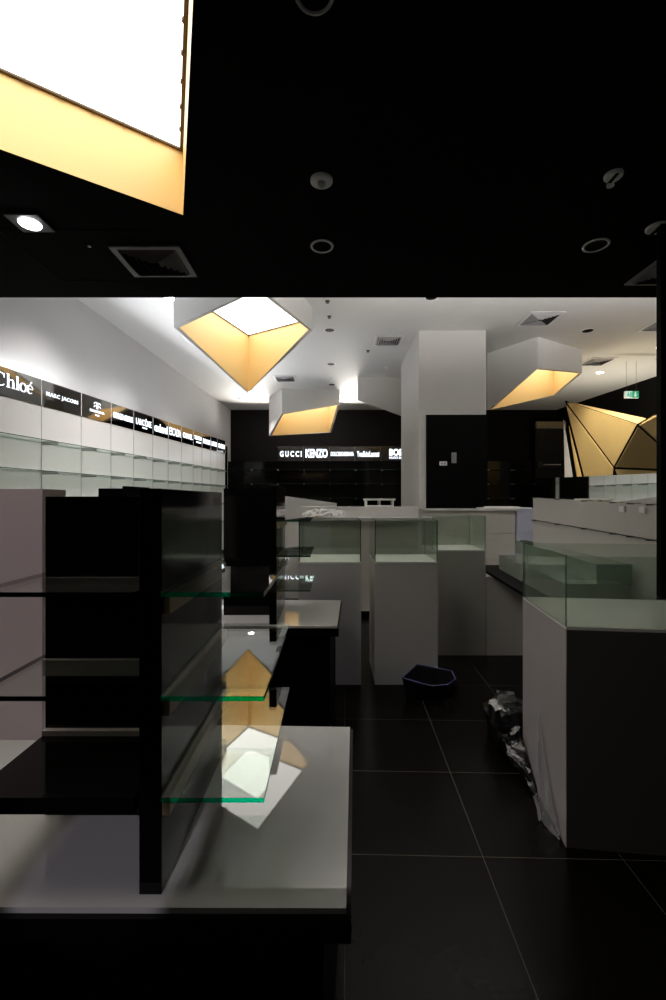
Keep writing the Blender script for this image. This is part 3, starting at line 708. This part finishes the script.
# ------------------------------------------------------------------ floor items
# black tray with blue rim leaning at the pedestal
rim = [P(402, 678, 3.46), P(417, 664.5, 3.68), P(437, 668, 3.68), P(452, 671, 3.64), P(456, 679, 3.52), P(447, 684.5, 3.44), P(433, 686, 3.40), P(416, 682, 3.42)]
c = sum(rim, Vector())/8
th = thing('plastic_tray', 'low black plastic tray with thin blue rim on the floor', 'tray', (c.x, c.y, 0))
bot = [Vector((c.x+(p.x-c.x)*.86, c.y+(p.y-c.y)*.7, .004)) for p in rim]
m = MB(); n = 8
inr = [p.lerp(Vector((c.x, c.y, p.z)), .04) for p in rim]; inb = [Vector((p.x, p.y, .014)).lerp(Vector((c.x, c.y, .014)), .05) for p in bot]
m.add(rim+bot+inr+inb, [(i, (i+1) % n, n+(i+1) % n, n+i) for i in range(n)] + [(i, (i+1) % n, 2*n+(i+1) % n, 2*n+i) for i in range(n)] + [(2*n+i, 2*n+(i+1) % n, 3*n+(i+1) % n, 3*n+i) for i in range(n)] + [tuple(range(n, 2*n)), tuple(range(3*n, 4*n))])
m.build('basin', M['navy_plastic'], th)
MB().tube(rim, .0045, 6, closed=True).build('rim', M['blue_rim'], th)
# wrapped package lying behind the far edge of the right case, with a tail of black film along its side
th = thing('wrapped_package', 'black package in torn shiny film lying beside the large right case', 'package', (1.1, 2.75, 0))
def face_x(y): return 1.039 + .115*(y-1.98)
rnd = random.Random(4)
def sect(y, k):    # outline of the bundle's section at depth y
    h_ = .29 - .05*k; x_ = .985 + .035*k
    return [(x_+.03, .004), (x_, .08), (x_-.012, .17), (x_+.02, h_-.03), (x_+.08, h_), (x_+.19, h_-.01), (x_+.28, h_-.05), (x_+.32, .10), (x_+.30, .004)]
rows = [(2.64, 0), (2.70, .0), (2.77, .3), (2.85, .5), (2.93, .8), (3.0, 1.2)]
m = MB(); vs = []; n = 9
for y, k in rows:
    for (x, z) in sect(y, k): vs.append(Vector((x+rnd.uniform(-.012, .012), y+rnd.uniform(-.012, .012), max(.004, z+rnd.uniform(-.014, .014)))))
fs = []
for j in range(len(rows)-1):
    for i in range(n): a_, b_ = j*n+i, j*n+(i+1) % n; fs += [(a_, b_, b_+n), (a_, b_+n, a_+n)]
fs += [tuple(range(n)), tuple(range((len(rows)-1)*n, len(rows)*n))]
m.add(vs, fs).build('bundle', M['black_film'], th)
def tail(u, v):
    y = 2.635 - .33*v; h_ = .20*(1-v)**1.2 + .012
    return (face_x(y) - .012 - (.10*(1-v)+.012)*(1-abs(2*u-1)**1.5) , y, .004 + h_*(u))
m = MB(); m.add(*crumple(8, 9, tail, 11, .009))
for v in m.v: v.z = max(.003, v.z); v.x = min(v.x, face_x(v.y)-.007)
m.build('film_tail', M['black_film'], th)
def patch(name, mat, fn, nx, ny, seed, amp):
    m = MB(); m.add(*crumple(nx, ny, fn, seed, amp))
    for v in m.v:
        if v.y < 2.62: v.x = min(v.x, face_x(v.y)-.008)
    m.build(name, M[mat], th)
patch('film_wrap', 'film_white', lambda u, v: (.975+.10*u, 2.66+.14*v, .275+.02*math.sin(5*u)), 6, 6, 21, .010)
patch('film_wrap', 'film_white', lambda u, v: (1.05+.07*u-.01*v, 2.625-.03*v+.03*u, .19+.03*u-.02*v), 4, 3, 22, .009)
patch('film_flap', 'film', lambda u, v: (1.035+.12*u-.015*v, 2.78+.02*u, .26+.10*v*(1-.2*u)), 4, 4, 8, .005)
# stretch film hanging from the lower corner of the right case
def ff(u, v):
    d_ = 2.02 + .28*u; top = .42*(u**1.3)+.03
    z_ = .004 + (top)*v
    return (1.039 + .115*(d_-1.98) - .012 - .045*(1-v)*math.sin(PI*u), d_, z_)
m = MB(); m.add(*crumple(12, 7, ff, 31, .006))
for v in m.v: v.z = max(.003, v.z); v.x = min(v.x, 1.039+.115*(v.y-1.98)-.005)
for f_ in range(len(m.smooth)): m.smooth[f_] = True
tag(m.build('stretch_film', M['film']), 'clear stretch film peeling off the foot of the large right case', 'plastic film')
m = MB(); b = P(537, 818, 2.17); m.add(*crumple(3, 4, lambda u, v: (b.x-.006+.014*u-.012*v, 2.14+.03*v, .004+.10*v), 41, .004))
for v in m.v: v.z = max(.003, v.z); v.x = min(v.x, 1.03)
tag(m.build('film_scrap', M['film_white']), 'small torn film scrap sticking up near the right case', 'plastic scrap')

# ------------------------------------------------------------------ lights
def spot(name, loc, power, col=(1, .95, .9), size=70, blend=.6, target=None, rad=.06):
    l = bpy.data.lights.new(name, 'SPOT'); l.energy = power; l.color = col; l.spot_size = math.radians(size); l.spot_blend = blend; l.shadow_soft_size = rad
    o = bpy.data.objects.new(name, l); COL.objects.link(o); o.location = loc
    if target: o.rotation_euler = (Vector(target)-Vector(loc)).to_track_quat('-Z', 'Y').to_euler()
    return o
def area(name, loc, target, sx, sy, power, col=(1, 1, 1), spread=180):
    l = bpy.data.lights.new(name, 'AREA'); l.shape = 'RECTANGLE'; l.size = sx; l.size_y = sy; l.energy = power; l.color = col; l.spread = math.radians(spread)
    o = bpy.data.objects.new(name, l); COL.objects.link(o); o.location = loc
    o.rotation_euler = (Vector(target)-Vector(loc)).to_track_quat('-Z', 'Y').to_euler(); return o
# strips hidden behind the left signs: cove glow on wall, plus added ceiling fill
def cove_or_fill_strip(p, dr, length, energy, tilt, col=(.93, .96, 1.0), wd=.05, spread=180):
    l = bpy.data.lights.new('cove_fill_strip', 'AREA'); l.shape = 'RECTANGLE'; l.size = length; l.size_y = wd; l.energy = energy; l.color = col; l.spread = math.radians(spread)
    o = bpy.data.objects.new('cove_fill_strip', l); COL.objects.link(o)
    x = Vector(dr).normalized(); z = -Vector(tilt).normalized(); y = z.cross(x).normalized(); z = x.cross(y)
    o.matrix_world = Matrix(((x.x, y.x, z.x, p[0]), (x.y, y.y, z.y, p[1]), (x.z, y.z, z.z, p[2]), (0, 0, 0, 1)))
for i in range(4):
    d = 6.4 + 1.95*i; p = sp(d, ZT-.02) - NR*.055
    cove_or_fill_strip(p, RT, 1.9, 5, Vector((.3, 0, 1)))
    cove_or_fill_strip(p + NR*.03 + Vector((0, 0, .01)), RT, 1.9, 75, Vector((1.25, 0, 1)), wd=.04, spread=95)  # stronger fill strip, added only to brighten the white ceiling
# unseen fill strips added behind the black bulkhead to brighten the white ceiling
for x in (1.6, 5.2): cove_or_fill_strip((x, BE+.07, BZ+.25), (1, 0, 0), 3.4, 130, (0, .75, 1), (1, .96, .92), .06, 100)
# unseen fill strips added above the back wall bays and behind the gold wall
for x in (-2.2, .3): cove_or_fill_strip((x, 16.62, 3.60), (1, 0, 0), 2.2, 50, (0, -1.7, 1), (1, .95, .88), .05, 66)
cove_or_fill_strip((7.7, 11.95, 2.6), (1, 0, 0), 2.4, 55, (-.1, -.1, 1), (1, .92, .75), .10)
spot('gold_wall_fill', on_ceiling(587.7, 330.7, CZ) + Vector((0, 0, -.03)), 600, (1, .9, .72), 75, .6, (7.6, 10.3, 2.2), .1)  # added fill for the gold wall, starting at an unlit downlight
for px, py in ((251, 392), (341, 400.5), (600, 372.5), (661, 346.5), (170, 298.5)):
    p = on_ceiling(px, py, CZ)
    spot('downlight_or_fill_beam', p + Vector((0, 0, -.03)), 160, (1, .94, .96), 90)
for d in (6.7, 9.0, 11.4):
    c = sp(d); spot('wall_fill_beam', (c.x+1.5, d-.2, CZ-.03), 300, (1, .97, .95), 85, 1.0, (c.x, d, 1.5), .08)  # added fill beams for the left wall, no fixtures at their source
q = on_ceiling(30, 222, BZ)
spot('spotlight_beam', q + Vector((0, 0, -.03)), 90, (1, .90, .98), 110)

w = bpy.data.worlds.new('World'); bpy.context.scene.world = w; w.use_nodes = True
w.node_tree.nodes['Background'].inputs[0].default_value = (1, .97, .92, 1); w.node_tree.nodes['Background'].inputs[1].default_value = 0.10

spot('downlight_or_fill_beam', (-.56, -2.85, 3.30), 190, (.92, .86, 1.0), 4.6, .2, (-.50, 1.04, .73), .02)  # added narrow beam without a fixture, brightens a patch of the plinth
spot('downlight_or_fill_beam', (-1.5, -.6, 3.30), 50, (1, .92, .95), 20, .4, (-1.2, 1.5, 1.25), .05)  # added fill without a fixture, aimed at the gondola's end panel

# ------------------------------------------------------------------ camera and view
cam = bpy.data.cameras.new('camera'); co = bpy.data.objects.new('camera', cam); COL.objects.link(co)
cam.sensor_fit = 'HORIZONTAL'; cam.sensor_width = 36; cam.lens = 36*F/666; cam.clip_start = .02
co.location = (0, 0, EYE); co.rotation_euler = (PI/2, 0, 0)
sc = bpy.context.scene; sc.camera = co
sc.view_settings.view_transform = 'Standard'; sc.view_settings.look = 'None'; sc.view_settings.gamma = 1.0
sc.view_settings.use_curve_mapping = False; sc.view_settings.exposure = 0.0
sc.cycles.transparent_max_bounces = 32; sc.cycles.max_bounces = 10; sc.cycles.diffuse_bounces = 5; sc.cycles.glossy_bounces = 6
sc.cycles.use_denoising = True; sc.cycles.sample_clamp_indirect = 6
